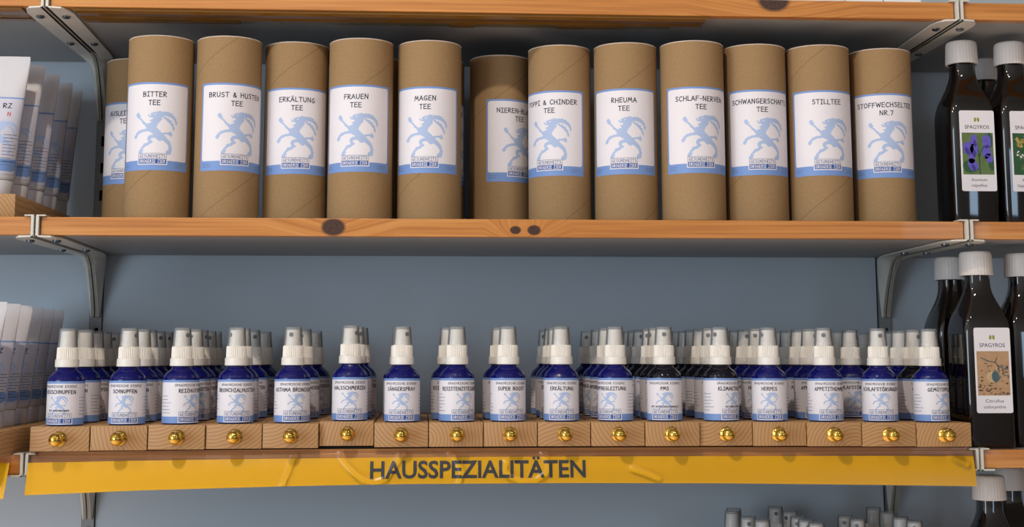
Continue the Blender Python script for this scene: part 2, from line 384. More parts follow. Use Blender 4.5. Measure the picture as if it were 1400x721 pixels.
def ibex(fl, cx, ytop, height, mi, layer):
    k = height/312.0
    for n, pg in enumerate(IBEX): fl.poly([(cx+(x-228)*k, ytop-(y-258)*k) for x, y in pg], mi, layer+n*0.12)
    fl.poly([(cx+(x-228)*k, ytop-(y-258)*k) for x, y in ((226,284),(236,280),(244,284),(236,289))], 0, layer+1.2)
def logo(fl, cx, y0, w, h, layer):
    # paper tag, outlined upper half with thin lettering, solid lower half
    fl.rect(cx-w/2-.09*h, cx+w/2+.09*h, y0-.09*h, y0+h, 0, layer)
    fl.rect(cx-w/2, cx+w/2, y0, y0+h*.46, 3, layer+1)
    t = .03*h+.05
    fl.stroke([(cx-w/2,y0+h*.46),(cx-w/2,y0+h*.96),(cx+w/2,y0+h*.96),(cx+w/2,y0+h*.46)], t, 5, layer+1)
    fl.text('GESUNDHEITS', cx, y0+h*.56, h*.30, .045*h, 5, layer+1, w*.92)
    fl.text('DROGERIE ZIER', cx, y0+h*.09, h*.28, .045*h, 0, layer+2, w*.92)
LABEL_MATS = [M['paper'], M['blue'], M['ibex'], M['navy'], M['ink'], M['grey_ink'], M['red']]
CAN_R, CAN_H = 0.0318, 0.179
def can_label(lines, half=37.0, hgt=86.0):
    fl = Flat()
    fl.rect(-half, half, 0, hgt, 1, 0); fl.rect(-half+1.9, half-1.9, 9.5, hgt-2.0, 0, 1, 2.2)
    y = hgt-14.0
    for ln in lines:
        w = text_w(ln, 4.5)
        fl.text(ln, 0, y, 4.6, .80, 4, 2, min(w*1.12, 38 if ln == 'AUSLEITUNGS' else 63), .05); y -= 8.4
    ibex(fl, 0, hgt-28.0, 41.5, 2, 2)
    logo(fl, -.6, 6.3, 27, 10.4, 2)
    fl.dashes(-half+3, -half+13, 6.2, 2, 2.2, .38, 5, 2, lines[0]); fl.dashes(half-15, half-4, 6.2, 2, 2.2, .38, 5, 2, lines[0]+'r')
    return fl.bm(CAN_R*1000)
BOT_R = 0.0168
def bottle_label(title, extra=None):
    fl = Flat(); H = 39.8; half = 46
    fl.rect(-half, half, 0, H, 0, 0); fl.rect(-half, half, H-2.1, H, 1, 1); fl.rect(-half, half, 0, 6.2, 1, 1)
    fl.text('SPAGYRISCHE ESSENZ', 0, H-5.8, 2.0, .34, 4, 2, 33)
    if title: fl.text(title, 0, H-11.4, 3.2, .62, 4, 2, min(text_w(title, 3.2), 46), .05)
    ibex(fl, -.6, H-13.2, 16.6, 2, 2)
    if extra: fl.text(extra, 0, 12.2, 1.5, .3, 4, 3)
    logo(fl, 0, 1.3, 24.5, 9.6, 3)
    fl.dashes(-33, -20, 25, 6, 3.1, .42, 5, 2, str(title)); fl.dashes(20, 34, 25, 6, 3.1, .42, 5, 2, str(title)+'r')
    return fl.bm(BOT_R*1000)
def font_flat(txt, weight=0.0):
    cu = bpy.data.curves.new('lettering', 'FONT'); cu.body = txt; cu.size = 1.0; cu.offset = weight; cu.resolution_u = 3
    o = bpy.data.objects.new('lettering', cu); COL.objects.link(o)
    dg = bpy.context.evaluated_depsgraph_get(); me = bpy.data.meshes.new_from_object(o.evaluated_get(dg))
    vs = [(v.co.x, v.co.y) for v in me.vertices]; fs = [tuple(p.vertices) for p in me.polygons]
    bpy.data.objects.remove(o); bpy.data.curves.remove(cu); bpy.data.meshes.remove(me)
    x0, x1 = min(v[0] for v in vs), max(v[0] for v in vs)
    return [[(((vs[i][0]-x0)/(x1-x0)), vs[i][1]) for i in f] for f in fs]
def font_text(fl, txt, cx, y, w, h, mi, layer, weight=0.0, cap=0.73):
    for pg in font_flat(txt, weight): fl.poly([(cx-w/2+px*w, y+py*h/cap) for px, py in pg], mi, layer)

# ------------------------------------------------------------------ the setting: panels, uprights, shelves
TZ, MZ, LZ, TH = 0.3448, 0.1236, -0.0975, 0.0173
BACK = 0.262
for nm, x0, x1 in (('wall_back', -0.4425, 0.4415), ('wall_left', -1.35, -0.4575), ('wall_right', 0.4575, 1.35)):
    b = bmesh.new(); box(b, x0, x1, BACK, BACK+0.012, -0.75, 0.85); struct(link_mesh(nm, b, M['panel']))
b = bmesh.new(); box(b, -1.35, 1.35, BACK+0.022, BACK+0.03, -0.75, 0.85); struct(link_mesh('wall_rear', b, M['dark']))
def upright(x, label):
    t = thing('slotted_upright', (x, BACK, -0.75), label, 'shelf upright')
    b = bmesh.new(); w = 0.0065
    box(b, -w, -0.0022+0.001, -0.003, 0.012, 0, 1.6); box(b, 0.0034, w, -0.003, 0.012, 0, 1.6)
    z = 0.0
    while z < 1.59: box(b, -0.0022+0.001, 0.0034, -0.003, 0.0, z, z+0.019); z += 0.031
    link_mesh('rail', b, M['upright'], t)
    b = bmesh.new(); box(b, -0.0012, 0.0034, 0.006, 0.011, 0, 1.6); link_mesh('slot_channel', b, M['dark'], t)
upright(-0.45, 'grey slotted steel upright at the left joint between two bays')
upright(0.45, 'grey slotted steel upright at the right joint between two bays')
def shelf(x0, x1, z, label, edge):
    xc = (x0+x1)/2
    t = thing('wall_shelf', (xc, 0, z), label, 'shelf', 'pine edged grey shelves')
    b = bmesh.new(); box(b, x0-xc, x1-xc, 0.012, BACK-0.004, -TH, 0); link_mesh('board', b, M['laminate'], t)
    b = bmesh.new(); box(b, x0-xc, x1-xc, 0.0, 0.012, -TH, 0, 0, 0.0006); link_mesh('front_edge', b, edge, t)
e = 0.0048
for nm, x0, x1, ks in (('left', -1.35, -0.45-e, 0), ('centre', -0.45+e, 0.45-e, 1), ('right', 0.45+e, 1.35, 0)):
    side = {'left': 'left bay', 'centre': 'middle bay', 'right': 'right bay'}[nm]
    shelf(x0, x1, TZ, 'pine edged grey shelf at the top of the %s' % side, M['pine_t'] if ks else M['pine'])
    what = {'left': 'white tubes on a stick', 'centre': 'the cardboard tea tubes', 'right': 'two tall dark bottles in the right bay'}[nm]
    shelf(x0, x1, MZ, 'pine edged grey shelf carrying %s' % what, M['pine_c'] if ks else M['pine'])
    what = {'left': 'low white tubes, behind the cut off yellow strip', 'centre': 'the spray bottles, behind the lettered yellow sign', 'right': 'the tall bottle with a gourd label'}[nm]
    shelf(x0, x1, LZ, 'pine edged grey shelf carrying %s' % what, M['pine'])
shelf(-0.45+e, 0.45-e, -0.284, 'shelf below the yellow sign carrying dim spray bottles', M['pine'])
shelf(0.45+e, 1.35, -0.3205, 'shelf at the bottom right under the lowest white capped bottles', M['pine'])

def bracket(xc, z, s, label):
    """s=-1 carries the bay on the left, +1 the bay on the right"""
    t = thing('shelf_bracket', (xc, 0, z-TH), label, 'shelf bracket', 'cream metal shelf brackets')
    b = bmesh.new()
    xa, xb = (s*0.0010, s*0.0036)
    low = [(-0.004,-0.0022),(0.198,-0.0022),(0.214,-0.005),(0.226,-0.013),(0.236,-0.028),(0.245,-0.044),(0.252,-0.060),(0.2535,-0.069)]
    outl = low+[(0.2585,-0.069),(0.2585,TH+0.001),(0.0,TH+0.0016),(-0.004,TH+0.0005)]
    prism(b, outl, 'x', min(xa, xb), max(xa, xb))
    link_mesh('web_plate', b, M['bracket'], t, 40)
    b = bmesh.new()
    inn = low
    out = [(-0.002,-0.0024),(0.200,-0.0024),(0.222,-0.0030),(0.238,-0.0060),(0.247,-0.018),(0.252,-0.038),(0.255,-0.058),(0.2555,-0.069)]
    wid = [0.013, 0.018, 0.0165, 0.0140, 0.0112, 0.0085, 0.0064, 0.0050]
    # refine the front tip
    inn = [low[0], (0.006,-0.0022), (0.018,-0.0022), (0.06,-0.0022)]+low[1:]
    out = [out[0], (0.007,-0.0024), (0.019,-0.0024), (0.06,-0.0024)]+out[1:]
    wid = [0.015, 0.020, 0.0225, 0.0215]+wid[1:]
    rows = []
    for (y0, z0), (y1, z1), w in zip(inn, out, wid):
        rows.append([b.verts.new((s*0.0012, y0, z0)), b.verts.new((s*0.0040, y0, z0)), b.verts.new((s*w, y1, z1)), b.verts.new((s*w, y1, z1+0.0018)), b.verts.new((s*0.0012, y0, z0+0.0018))])
    for p, q in zip(rows, rows[1:]):
        for i in range(5): b.faces.new((p[i], p[(i+1) % 5], q[(i+1) % 5], q[i]))
    b.faces.new(rows[0]); b.faces.new(rows[-1][::-1]); bmesh.ops.recalc_face_normals(b, faces=b.faces[:])
    link_mesh('flange', b, M['bracket'], t, 50)
    b = bmesh.new(); x0, x1 = sorted((s*0.0010, s*0.010)); box(b, x0, x1, -0.004, 0.012, TH+0.0004, TH+0.0018, 0, 0.0004)
    link_mesh('top_lip', b, M['bracket'], t)
    for y in (0.030, 0.150):
        b = bmesh.new(); lathe(b, [(0, -0.0050), (0.0024, -0.0048), (0.0040, -0.0040), (0.0040, -0.0022), (0.0050, -0.0022), (0.0050, -0.0012), (0, -0.0012)], 16, 0, None, (s*0.0125, y))
        bmesh.ops.recalc_face_normals(b, faces=b.faces[:]); link_mesh('bolt', b, M['bolt'], t, 30)
lv = {TZ: 'top', MZ: 'middle', LZ: 'lowest'}
for z in (TZ, MZ, LZ):
    for x, sd in ((-0.45, 'left'), (0.45, 'right')):
        for s, nn in ((-1, 'left'), (1, 'right')):
            bracket(x, z, s, 'cream metal bracket under the %s shelf, %s plate of the pair at the %s upright' % (lv[z], nn, sd))

# amber rails stuck beneath the top shelf
def rail(x0, x1, label, segs):
    t = thing('amber_rail', (0, 0, TZ-TH), label, 'rail', 'amber rails under the top shelf')
    b = bmesh.new()
    prism(b, [(0.003,0),(0.003,-0.0028),(0.010,-0.0016),(0.014,-0.0030),(0.028,-0.0022),(0.034,-0.0032),(0.040,-0.0020),(0.040,0)], 'x', x0, x1)
    link_mesh('amber_strip', b, M['amber_rail'], t)
    b = bmesh.new(); prism(b, [(0.0402,0),(0.0402,-0.0018),(0.054,-0.0016),(0.054,0)], 'x', x0, x1-0.03); link_mesh('olive_strip', b, M['rail_pale'], t)
    for a, c in segs:
        b = bmesh.new(); prism(b, [(0.043,-0.00185),(0.043,-0.0028),(0.0535,-0.0026),(0.0535,-0.0018)], 'x', a, c); link_mesh('tape', b, M['amber_rail'], t)
rail(-0.424, 0.195, 'long amber plastic rail beneath the top shelf of the middle bay', [(-0.424, -0.27), (-0.06, -0.035), (0.05, 0.12)])
rail(-0.95, -0.473, 'amber plastic rail beneath the top shelf of the left bay', [(-0.93, -0.474)])

# ------------------------------------------------------------------ tea tubes
def make_can(lines, loc, rot, label, tilt=0):
    t = thing('tea_tube', loc, label, 'cardboard tube', 'kraft tea tubes on the middle shelf', rot)
    b = bmesh.new(); r = CAN_R
    lathe(b, [(0, 0), (r-0.0006, 0), (r, 0.0006), (r, CAN_H-0.0012), (r-0.0006, CAN_H-0.0008), (r-0.0020, CAN_H-0.001), (r-0.0024, CAN_H-0.006)], 72)
    link_mesh('cardboard_body', b, M['kraft'], t, 40)
    b = bmesh.new(); lathe(b, [(r-0.0024, CAN_H-0.005), (r-0.0014, CAN_H-0.0012), (r-0.0003, CAN_H-0.0008), (r+0.0002, CAN_H-0.0003), (r-0.0004, CAN_H+0.0003), (r-0.0022, CAN_H), (r-0.003, CAN_H-0.004), (0, CAN_H-0.004)], 72)
    link_mesh('lid', b, M['rim'], t, 40)
    o = link_mesh('label', can_label(lines), LABEL_MATS, t); o.location.z = CAN_H-0.0465-0.086
    return t
def face(loc): return -math.atan2(loc[0]+0.086, loc[1]+1.3455)
D = math.radians
CANS = [
 (['AUSLEITUNGS','TEE'], -0.3905, 0.150, -21, 'kraft tea tube half hidden at the left end, behind its neighbour lettered BITTER'),
 (['BITTER','TEE'], -0.3455, 0.0408, -10, 'kraft tea tube lettered BITTER TEE'),
 (['BRUST & HUSTEN','TEE'], -0.2787, 0.040, 15, 'kraft tea tube lettered BRUST & HUSTEN TEE'),
 (['ERKÄLTUNG','TEE'], -0.2137, 0.0616, 1, 'kraft tea tube lettered ERKÄLTUNG TEE, with an arched shadow at its top'),
 (['FRAUEN','TEE'], -0.1481, 0.0417, -9, 'kraft tea tube lettered FRAUEN TEE'),
 (['MAGEN','TEE'], -0.0797, 0.0472, -8, 'kraft tea tube lettered MAGEN TEE'),
 (['NIEREN-BLASEN','TEE'], -0.0052, 0.1104, 40, 'shaded kraft tea tube set back, lettered NIEREN'),
 (['POPPI & CHINDER','TEE'], 0.0527, 0.0600, -19, 'kraft tea tube lettered POPPI & CHINDER TEE'),
 (['RHEUMA','TEE'], 0.1185, 0.0453, -3, 'kraft tea tube lettered RHEUMA TEE'),
 (['SCHLAF-NERVEN','TEE'], 0.1842, 0.0325, 16, 'kraft tea tube lettered SCHLAF-NERVEN TEE'),
 (['SCHWANGERSCHAFTS','TEE'], 0.2505, 0.0440, 14, 'kraft tea tube lettered SCHWANGERSCHAFTS TEE'),
 (['STILLTEE'], 0.3164, 0.0434, 16, 'kraft tea tube lettered STILLTEE'),
 (['STOFFWECHSELTEE','NR.7'], 0.3850, 0.0560, 11, 'kraft tea tube lettered STOFFWECHSELTEE NR.7, at the right end'),
]
protos = {}
for lines, x, y, r, lab in CANS:
    protos[lines[0]] = make_can(lines, (x, y, MZ), face((x, y))+D(r), lab)
dup(protos['MAGEN'], (-0.0745, 0.1255, MZ), D(50), 'kraft tea tube behind the one lettered MAGEN, only its right edge showing')
dup(protos['FRAUEN'], (-0.1420, 0.1240, MZ), D(-20), 'kraft tea tube behind the one lettered FRAUEN, only a sliver showing')

# ------------------------------------------------------------------ oak sticks with brass knobs
BH = 0.0225
def lift(x): return 0.0035+0.0025*(1-(x/0.45)**2)
t = thing('runner_board', (0, 0, LZ), 'thin board on the lowest shelf under the oak sticks', 'board')
def arched(y0, y1, z0, z1):
    b = bmesh.new(); n = 36; R = []
    for k in range(n+1):
        x = -0.4395+0.879*k/n; h = lift(x)
        R.append([b.verts.new((x, y0, h*z0)), b.verts.new((x, y1, h*z0)), b.verts.new((x, y1, h*z1)), b.verts.new((x, y0, h*z1))])
    for p, q in zip(R, R[1:]):
        for i in range(4): b.faces.new((p[i], p[(i+1) % 4], q[(i+1) % 4], q[i]))
    b.faces.new(R[0]); b.faces.new(R[-1]); bmesh.ops.recalc_face_normals(b, faces=b.faces[:]); return b
link_mesh('wood_layer', arched(0.0005, 0.25, 0, 0.7), M['pine'], t)
link_mesh('gap_shade_layer', arched(0.004, 0.25, 0.7, 1), M['dark'], t)  # near-black layer added as the line of shade under the sticks
BX = [-0.4437, -0.3895, -0.3374, -0.285, -0.233, -0.181, -0.1298, -0.0788, -0.0274, 0.0235, 0.0739, 0.1253, 0.1777, 0.2289, 0.2807, 0.3334, 0.3861, 0.4398]
KXM = [-0.4171, -0.3626, -0.3104, -0.258, -0.2067, -0.1544, -0.1045, -0.0524, -0.0027, 0.0493, 0.1001, 0.1505, 0.2033, 0.2535, 0.306, 0.3595, 0.4133]
YF = [-.013,-.012,-.011,-.009,-.009,-.003,-.007,-.008,-.008,-.008,-.009,-.010,-.006,-.007,-.010,-.011,-.012]
ORD = ['first','second','third','fourth','fifth','sixth','seventh','eighth','ninth','tenth','eleventh','twelfth','thirteenth','fourteenth','fifteenth','sixteenth','last']
def brass_knob(parent, x):
    b = bmesh.new()
    prof = [(0.0,0.0),(0.0066,0.0),(0.0070,0.0012),(0.0060,0.0024),(0.0036,0.0034),(0.0034,0.0058),(0.0048,0.0076)]
    for k in range(1, 9):
        a = PI*(0.28+0.72*k/8); prof.append((0.0063*math.sin(a), 0.0122-0.0063*math.cos(a)))
    prof[-1] = (0.0, prof[-1][1])
    lathe(b, prof, 28)
    for v in b.verts: v.co = Vector((v.co.x, -v.co.z, v.co.y))
    bmesh.ops.recalc_face_normals(b, faces=b.faces[:])
    o = link_mesh('knob', b, M['brass'], parent, 40); o.location = (x, 0, 0); return o
for i in range(17):
    xc = (BX[i]+BX[i+1])/2; hw = (BX[i+1]-BX[i])/2-0.0004
    t = thing('oak_stick', (xc, YF[i], LZ+lift(xc)+(0.0013 if i == 5 else 0)), '%s oak stick from the left, brass knob on its end' % ORD[i] if i else 'leftmost oak stick, brass knob on its end', 'wooden block', 'oak sticks carrying the spray bottles')
    if i == 16: t['label'] = 'rightmost oak stick, brass knob on its end'
    b = bmesh.new(); box(b, -hw, hw, 0, 0.256, 0, BH, 0, 0.0007); link_mesh('block', b, M['oak'], t, 30)
    k = brass_knob(t, KXM[i]-xc); k.location.z = 0.0113

# ------------------------------------------------------------------ spray bottles
def make_spray(lines_bm, glass, loc, rot, label, group):
    t = thing('spray_bottle', loc, label, 'spray bottle', group, rot)
    b = bmesh.new(); r = BOT_R
    lathe(b, [(0, 0.0008), (r-0.003, 0), (r-0.0012, 0.0003), (r, 0.0016), (r, 0.0412), (r-0.0003, 0.0430), (r-0.0013, 0.0454), (r-0.0031, 0.0476), (r-0.0055, 0.0496), (0.0095, 0.0511), (0.0087, 0.0524), (0.0086, 0.0560)], 40)
    link_mesh('glass_body', b, glass, t, 60)
    if lines_bm is not None:
        o = link_mesh('label', lines_bm, LABEL_MATS, t); o.location.z = 0.0012
    b = bmesh.new()
    lathe(b, [(0.0086, 0.0539), (0.0106, 0.0539), (0.0110, 0.0545), (0.0108, 0.0609), (0.0100, 0.0614)], 40)
    def rib(r, z, k): return r*(1.0 if k % 2 else 0.925)
    lathe(b, [(0.0100, 0.0614), (0.0098, 0.0617), (0.0096, 0.0713), (0.0090, 0.0723), (0.0074, 0.0725)], 72, 0, rib)
    link_mesh('collar', b, M['white'], t, 35)
    b = bmesh.new()
    lathe(b, [(0.0073, 0.0724), (0.0072, 0.0763), (0.0068, 0.0767), (0.0064, 0.0865), (0.0061, 0.0872), (0.0050, 0.0872), (0.0046, 0.0865), (0, 0.0865)], 32)
    nz = link_mesh('spray_head', b, M['white'], t, 35)
    b = bmesh.new()
    for k in range(14):
        pass
    lathe(b, [(0, -0.0003), (0.0020, -0.0003), (0.0021, 0.0008), (0, 0.0008)], 14)
    for v in b.verts: v.co = Vector((v.co.x, -v.co.z, v.co.y))
    bmesh.ops.recalc_face_normals(b, faces=b.faces[:])
    n = link_mesh('nozzle', b, M['hole'], nz); n.location = (0, -0.0063, 0.0827)
    b = bmesh.new()
    lathe(b, [(0.0091, 0.0727), (0.0088, 0.0755), (0.0079, 0.0891), (0.0075, 0.0899), (0, 0.0900), (0, 0.0895), (0.0072, 0.0894), (0.0075, 0.0888), (0.0084, 0.0755), (0.0087, 0.0728)], 32)
    link_mesh('overcap', b, M['overcap'], t, 35)
    return t, nz
ROWS = [
 ('HEUSCHNUPFEN','MIT AUGENBRENNEN',-22,0,[(-0.4178,0.0085),(-0.4177,0.0752),(-0.4177,0.1190),(-0.4179,0.1596),(-0.4178,0.2089)]),
 ('SCHNUPFEN',None,-10,0,[(-0.3611,0.0095),(-0.3610,0.0691),(-0.3611,0.1051),(-0.3612,0.1535),(-0.3611,0.1972),(-0.3619,0.2315)]),
 ('REIZHUSTEN',None,37,0,[(-0.3119,0.0105),(-0.3120,0.0829),(-0.3120,0.1205),(-0.3119,0.1750),(-0.3119,0.2152)]),
 ('BRONCHIALHUSTEN',None,6,0,[(-0.2609,0.0115),(-0.2610,0.0506),(-0.2608,0.1328),(-0.2592,0.2260)]),
 ('ASTHMA BRONCHIALE',None,14,0,[(-0.2078,0.0115),(-0.2059,0.1060),(-0.2019,0.2005)]),
 ('HALSSCHMERZEN',None,0,0,[(-0.1538,0.0165),(-0.1511,0.0620),(-0.1490,0.1200)]),
 ('SÄNGERSPRAY',None,-4,0,[(-0.1040,0.0115),(-0.1063,0.0491)]),
 ('RESISTENZSTEIGERUNG',None,27,0,[(-0.0521,0.0115),(-0.0596,0.0506)]),
 ('SUPER BOOST',None,14,0,[(-0.0032,0.0115),(-0.0085,0.0580)]),
 ('ERKÄLTUNG',None,2,0,[(0.0481,0.0115),(0.0480,0.0629),(0.0480,0.1067),(0.0481,0.1719)]),
 ('IMPFBEGLEITUNG',None,-25,0,[(0.1004,0.0115),(0.1004,0.0752),(0.1004,0.1374),(0.0995,0.2260)]),
 ('PMS','MIT UNTERLEIBSSCHMERZEN',1,1,[(0.1479,0.0115),(0.1478,0.0552),(0.1480,0.0928),(0.1479,0.1550),(0.1478,0.1964),(0.1479,0.2305)]),
 ('KLIMAKTERIUM','MIT HERZKLOPFEN',45,1,[(0.2028,0.0115),(0.2028,0.0568),(0.2027,0.1051),(0.2028,0.1488),(0.2027,0.1902),(0.2023,0.2260)]),
 ('HERPES',None,0,0,[(0.2503,0.0115),(0.2503,0.0568),(0.2503,0.1082),(0.2502,0.1488),(0.2523,0.1833)]),
 ('APPETITHEMMER',None,23,0,[(0.3052,0.0115),(0.3053,0.0614),(0.3050,0.1020),(0.3053,0.1473),(0.3063,0.1818)]),
 ('SCHLAFSTÖRUNGEN',None,6,0,[(0.3590,0.0115),(0.3590,0.1014),(0.3587,0.1420)]),
 ('GEMÜTSPFLEGE',None,43,0,[(0.4101,0.0115),(0.4099,0.0552),(0.4101,0.0974),(0.4119,0.1319),(0.4100,0.2157)]),
]
NZ = {(1,0): 60, (2,0): 45, (5,0): 55, (11,0): 4, (12,0): -42, (1,3): 25, (2,3): 8, (3,3): -50, (4,1): -20, (16,1): 48, (12,4): 10, (13,2): 15, (14,3): 40}
SEQ = ['', 'second', 'third', 'fourth', 'fifth', 'sixth']
SHOWN = {10: 'second dark-lettered'}
for i, (title, extra, rot, dk, spots) in enumerate(ROWS):
    g = 'spray bottles in rows on the oak sticks'
    name = 'the %s row' % ORD[i] if i < 16 else 'the last row'
    tone = 'near-black' if dk else 'cobalt blue'
    for k, (x, y) in enumerate(spots):
        z = LZ+lift((BX[i]+BX[i+1])/2)+BH+(0.0013 if i == 5 else 0)
        if k == 0:
            lab = '%s spray bottle at the front of %s from the left' % (tone, name) if i in (8,) else '%s spray bottle lettered %s, at the front of its row' % (tone, title)
            if i == 16: lab = 'cobalt blue spray bottle at the front of the rightmost row'
            t0, nz = make_spray(bottle_label(title, extra), M['violet'] if dk else M['cobalt'], (x, y, z), face((x, y))+D(rot), lab, g)
            cur = t0
        else:
            rr = random.Random(i*10+k)
            lab = '%s spray bottle, %s from the front in %s' % (tone, SEQ[k], name+' from the left' if i < 16 else name)
            if i == 16: lab = '%s spray bottle, %s from the front in the rightmost row' % (tone if k > 1 else 'near-black', SEQ[k])
            cur = dup(t0, (x, y, z), face((x, y))+D(rot+rr.uniform(-24, 24)), lab)
            if i == 16 and k == 1:
                for c in cur.children:
                    if c.name.startswith('glass_body'): c.material_slots[0].link = 'OBJECT'; c.material_slots[0].material = M['violet']
        # spray head turned its own way inside the cap
        for c in cur.children:
            if c.name.startswith('spray_head'):
                a = NZ.get((i, k), 180+i*37+k*53 if (i, k) not in NZ else 0)
                c.rotation_euler.z = D(a) - (cur.rotation_euler.z if (i, k) in NZ else 0) + (face((x, y)) if (i, k) in NZ else 0)
# dim bottles on the shelf below the sign (only their caps reach into the picture)
LOWXY = [(0.2554, 0.2044), (0.248, 0.1782), (0.2532, 0.1257), (0.2612, 0.0984), (0.3054, 0.2198), (0.3099, 0.1744), (0.3045, 0.1219), (0.3056, 0.0951), (0.3088, 0.0691), (0.3563, 0.1283), (0.3604, 0.1009), (0.4107, 0.2042), (0.4121, 0.1631), (0.4089, 0.1108), (0.4117, 0.0775)]
t1 = None
lowface = [None, None, 5, None, 5, None, None, None, None, -12, -8, None, None, None, -2]
ORDL = ['first','second','third','fourth','fifth','sixth','seventh','eighth','ninth','tenth','eleventh','twelfth','thirteenth','fourteenth','last']
for k, (x, y) in enumerate(LOWXY):
    lab = 'dim spray bottle below the yellow sign, %s from the left' % ORDL[k] if k < 14 else 'dim spray bottle below the yellow sign, the rightmost one'
    if t1 is None:
        t1, nz = make_spray(None, M['violet'], (x, y, -0.2618), 0, lab, 'dim spray bottles below the sign'); cur = t1
    else: cur = dup(t1, (x, y, -0.2618), 0, lab)
    for c in cur.children:
        if c.name.startswith('spray_head'): c.rotation_euler.z = face((x, y))+D(lowface[k]) if lowface[k] is not None else D(150+k*31)
bm_ = bmesh.new(); box(bm_, -0.2, 0.44, 0.03, 0.23, -0.0225, 0); lowb = link_mesh('oak_board', bm_, M['oak']); lowb.location = (0, 0, -0.2618)
tag(lowb, 'oak board under the dim spray bottles below the yellow sign', 'wooden block')

# ------------------------------------------------------------------ yellow sign strip in its clear holder
def lerp(x, tab):
    for (a, b_), (c, d_) in zip(tab, tab[1:]):
        if x <= c: return b_+(d_-b_)*max(0, (x-a))/(c-a)
    return tab[-1][1]
ZT = [(-.45,-.0962),(-.3,-.0952),(-.1,-.0945),(.45,-.0948)]
ZBOT = [(-.45,-.1338),(-.34,-.1300),(-.2,-.1272),(-.1,-.1262),(.05,-.1262),(.2,-.1275),(.35,-.1300),(.45,-.1320)]
TILT = [(-.45,.012),(-.3,.010),(-.1,.007),(.2,.007),(.45,.008)]
GLARE_PX = [  # glare arcs, along which the cover is given ridges
 [(469,622),(478,634),(488,645),(500,655),(517,659),(530,655),(540,641),(552,621)],
 [(408,622),(402,640),(395,660)], [(615,620),(626,632),(632,645),(628,661)],
 [(742,622),(748,634),(745,649),(732,658),(712,659),(696,652),(689,642),(692,633)],
 [(1300,623),(1308,629),(1324,635)], [(862,642),(880,648),(897,655)],
]
def px2strip(x, y):
    X = (x-700)/1431.0 + 0.0
    X = X - 0.0005
    return X, max(0.02, min(0.98, (y-615)/49.0))
glare_arcs = [[px2strip(*p) for p in c] for c in GLARE_PX]
def glare_relief(X, v):  # ridges shaped to catch lamp glare along the arcs, plus a slight wave
    h = 0.0
    for c in glare_arcs:
        d = 1e9
        for (ax, av), (bx, bv) in zip(c, c[1:]):
            ay, by, py = av*.034, bv*.034, v*.034
            L2 = (bx-ax)**2+(by-ay)**2; t = max(0, min(1, ((X-ax)*(bx-ax)+(py-ay)*(by-ay))/L2))
            d = min(d, math.hypot(X-ax-t*(bx-ax), py-ay-t*(by-ay)))
        h += 0.0012*math.exp(-(d/0.0024)**2)
    h += 0.00012*math.sin(X*47+1.0)*math.sin(v*2.6)
    return h
def strip_pt(X, v, off=0.0, wr=False):
    z = lerp(X, ZT)+v*(lerp(X, ZBOT)-lerp(X, ZT)); tl = lerp(X, TILT)
    y = -0.0022-tl*(v**1.15)-0.0014*math.sin(PI*v)
    if wr: y -= glare_relief(X, v)
    return Vector((X, y+off, z))
def sheet(name, x0, x1, v0, v1, off, th, nx, nv, m_, parent, wr):
    b = bmesh.new(); G = {}
    for s_ in (0, 1):
        for i in range(nx+1):
            for j in range(nv+1): G[s_, i, j] = b.verts.new(strip_pt(x0+(x1-x0)*i/nx, v0+(v1-v0)*j/nv, off+s_*th, wr))
    for i in range(nx):
        for j in range(nv):
            b.faces.new((G[0,i,j],G[0,i,j+1],G[0,i+1,j+1],G[0,i+1,j])); b.faces.new((G[1,i,j],G[1,i+1,j],G[1,i+1,j+1],G[1,i,j+1]))
    for i in range(nx):
        for j in (0, nv): b.faces.new((G[0,i,j],G[0,i+1,j],G[1,i+1,j],G[1,i,j]))
    for j in range(nv):
        for i in (0, nx): b.faces.new((G[0,i,j],G[0,i,j+1],G[1,i,j+1],G[1,i,j]))
    bmesh.ops.recalc_face_normals(b, faces=b.faces[:])
    return link_mesh(name, b, m_, parent, 60)
sg = thing('shelf_sign', (0, 0, 0), 'long yellow shelf sign reading HAUSSPEZIALITÄTEN in a clear holder', 'sign')
sheet('clear_cover', -.4470, .4455, 0, 1, -0.0002, 0.0005, 900, 40, M['acrylic'], sg, True)
sheet('yellow_card', -.4462, .4440, 0.215, 0.975, 0.0016, 0.0004, 180, 24, M['yellow'], sg, False)
fl = Flat(); font_text(fl, 'HAUSSPEZIALITÄTEN', -32.0, 0, 202.0, 16.9, 0, 0, 0.022)
def sign_wrap(u, z, g):
    X = u/1000; p = strip_pt(X, 0.80-(z/1000)/0.0335, 0.0016); return (p.x, p.y-0.0005, p.z)
fb = fl.bm(lambda u, z, g: (u/1000, 0, z/1000), 6.0)
for c in range(1, 12):
    bmesh.ops.bisect_plane(fb, geom=fb.verts[:]+fb.edges[:]+fb.faces[:], plane_co=(0, 0, c*0.002), plane_no=(0, 0, 1), dist=1e-7)
for v in fb.verts: v.co = sign_wrap(v.co.x*1000, v.co.z*1000, 0)
link_mesh('lettering', fb, M['sign_ink'], sg)
sg2 = thing('shelf_sign', (0, 0, 0), 'cut off yellow shelf strip at the left edge, under the left tubes', 'sign')
def left_pt(dx): pass
b = bmesh.new()
prism(b, [(-0.012,-0.1040),(-0.026,-0.1345),(-0.0264,-0.1343),(-0.0124,-0.1038)], 'x', -1.30, -0.4608); link_mesh('yellow_card', b, M['yellow'], sg2)
b = bmesh.new()
prism(b, [(-0.0085,-0.0960),(-0.0290,-0.1348),(-0.0295,-0.1346),(-0.0090,-0.0957)], 'x', -1.30, -0.4600); link_mesh('clear_cover', b, M['acrylic'], sg2)

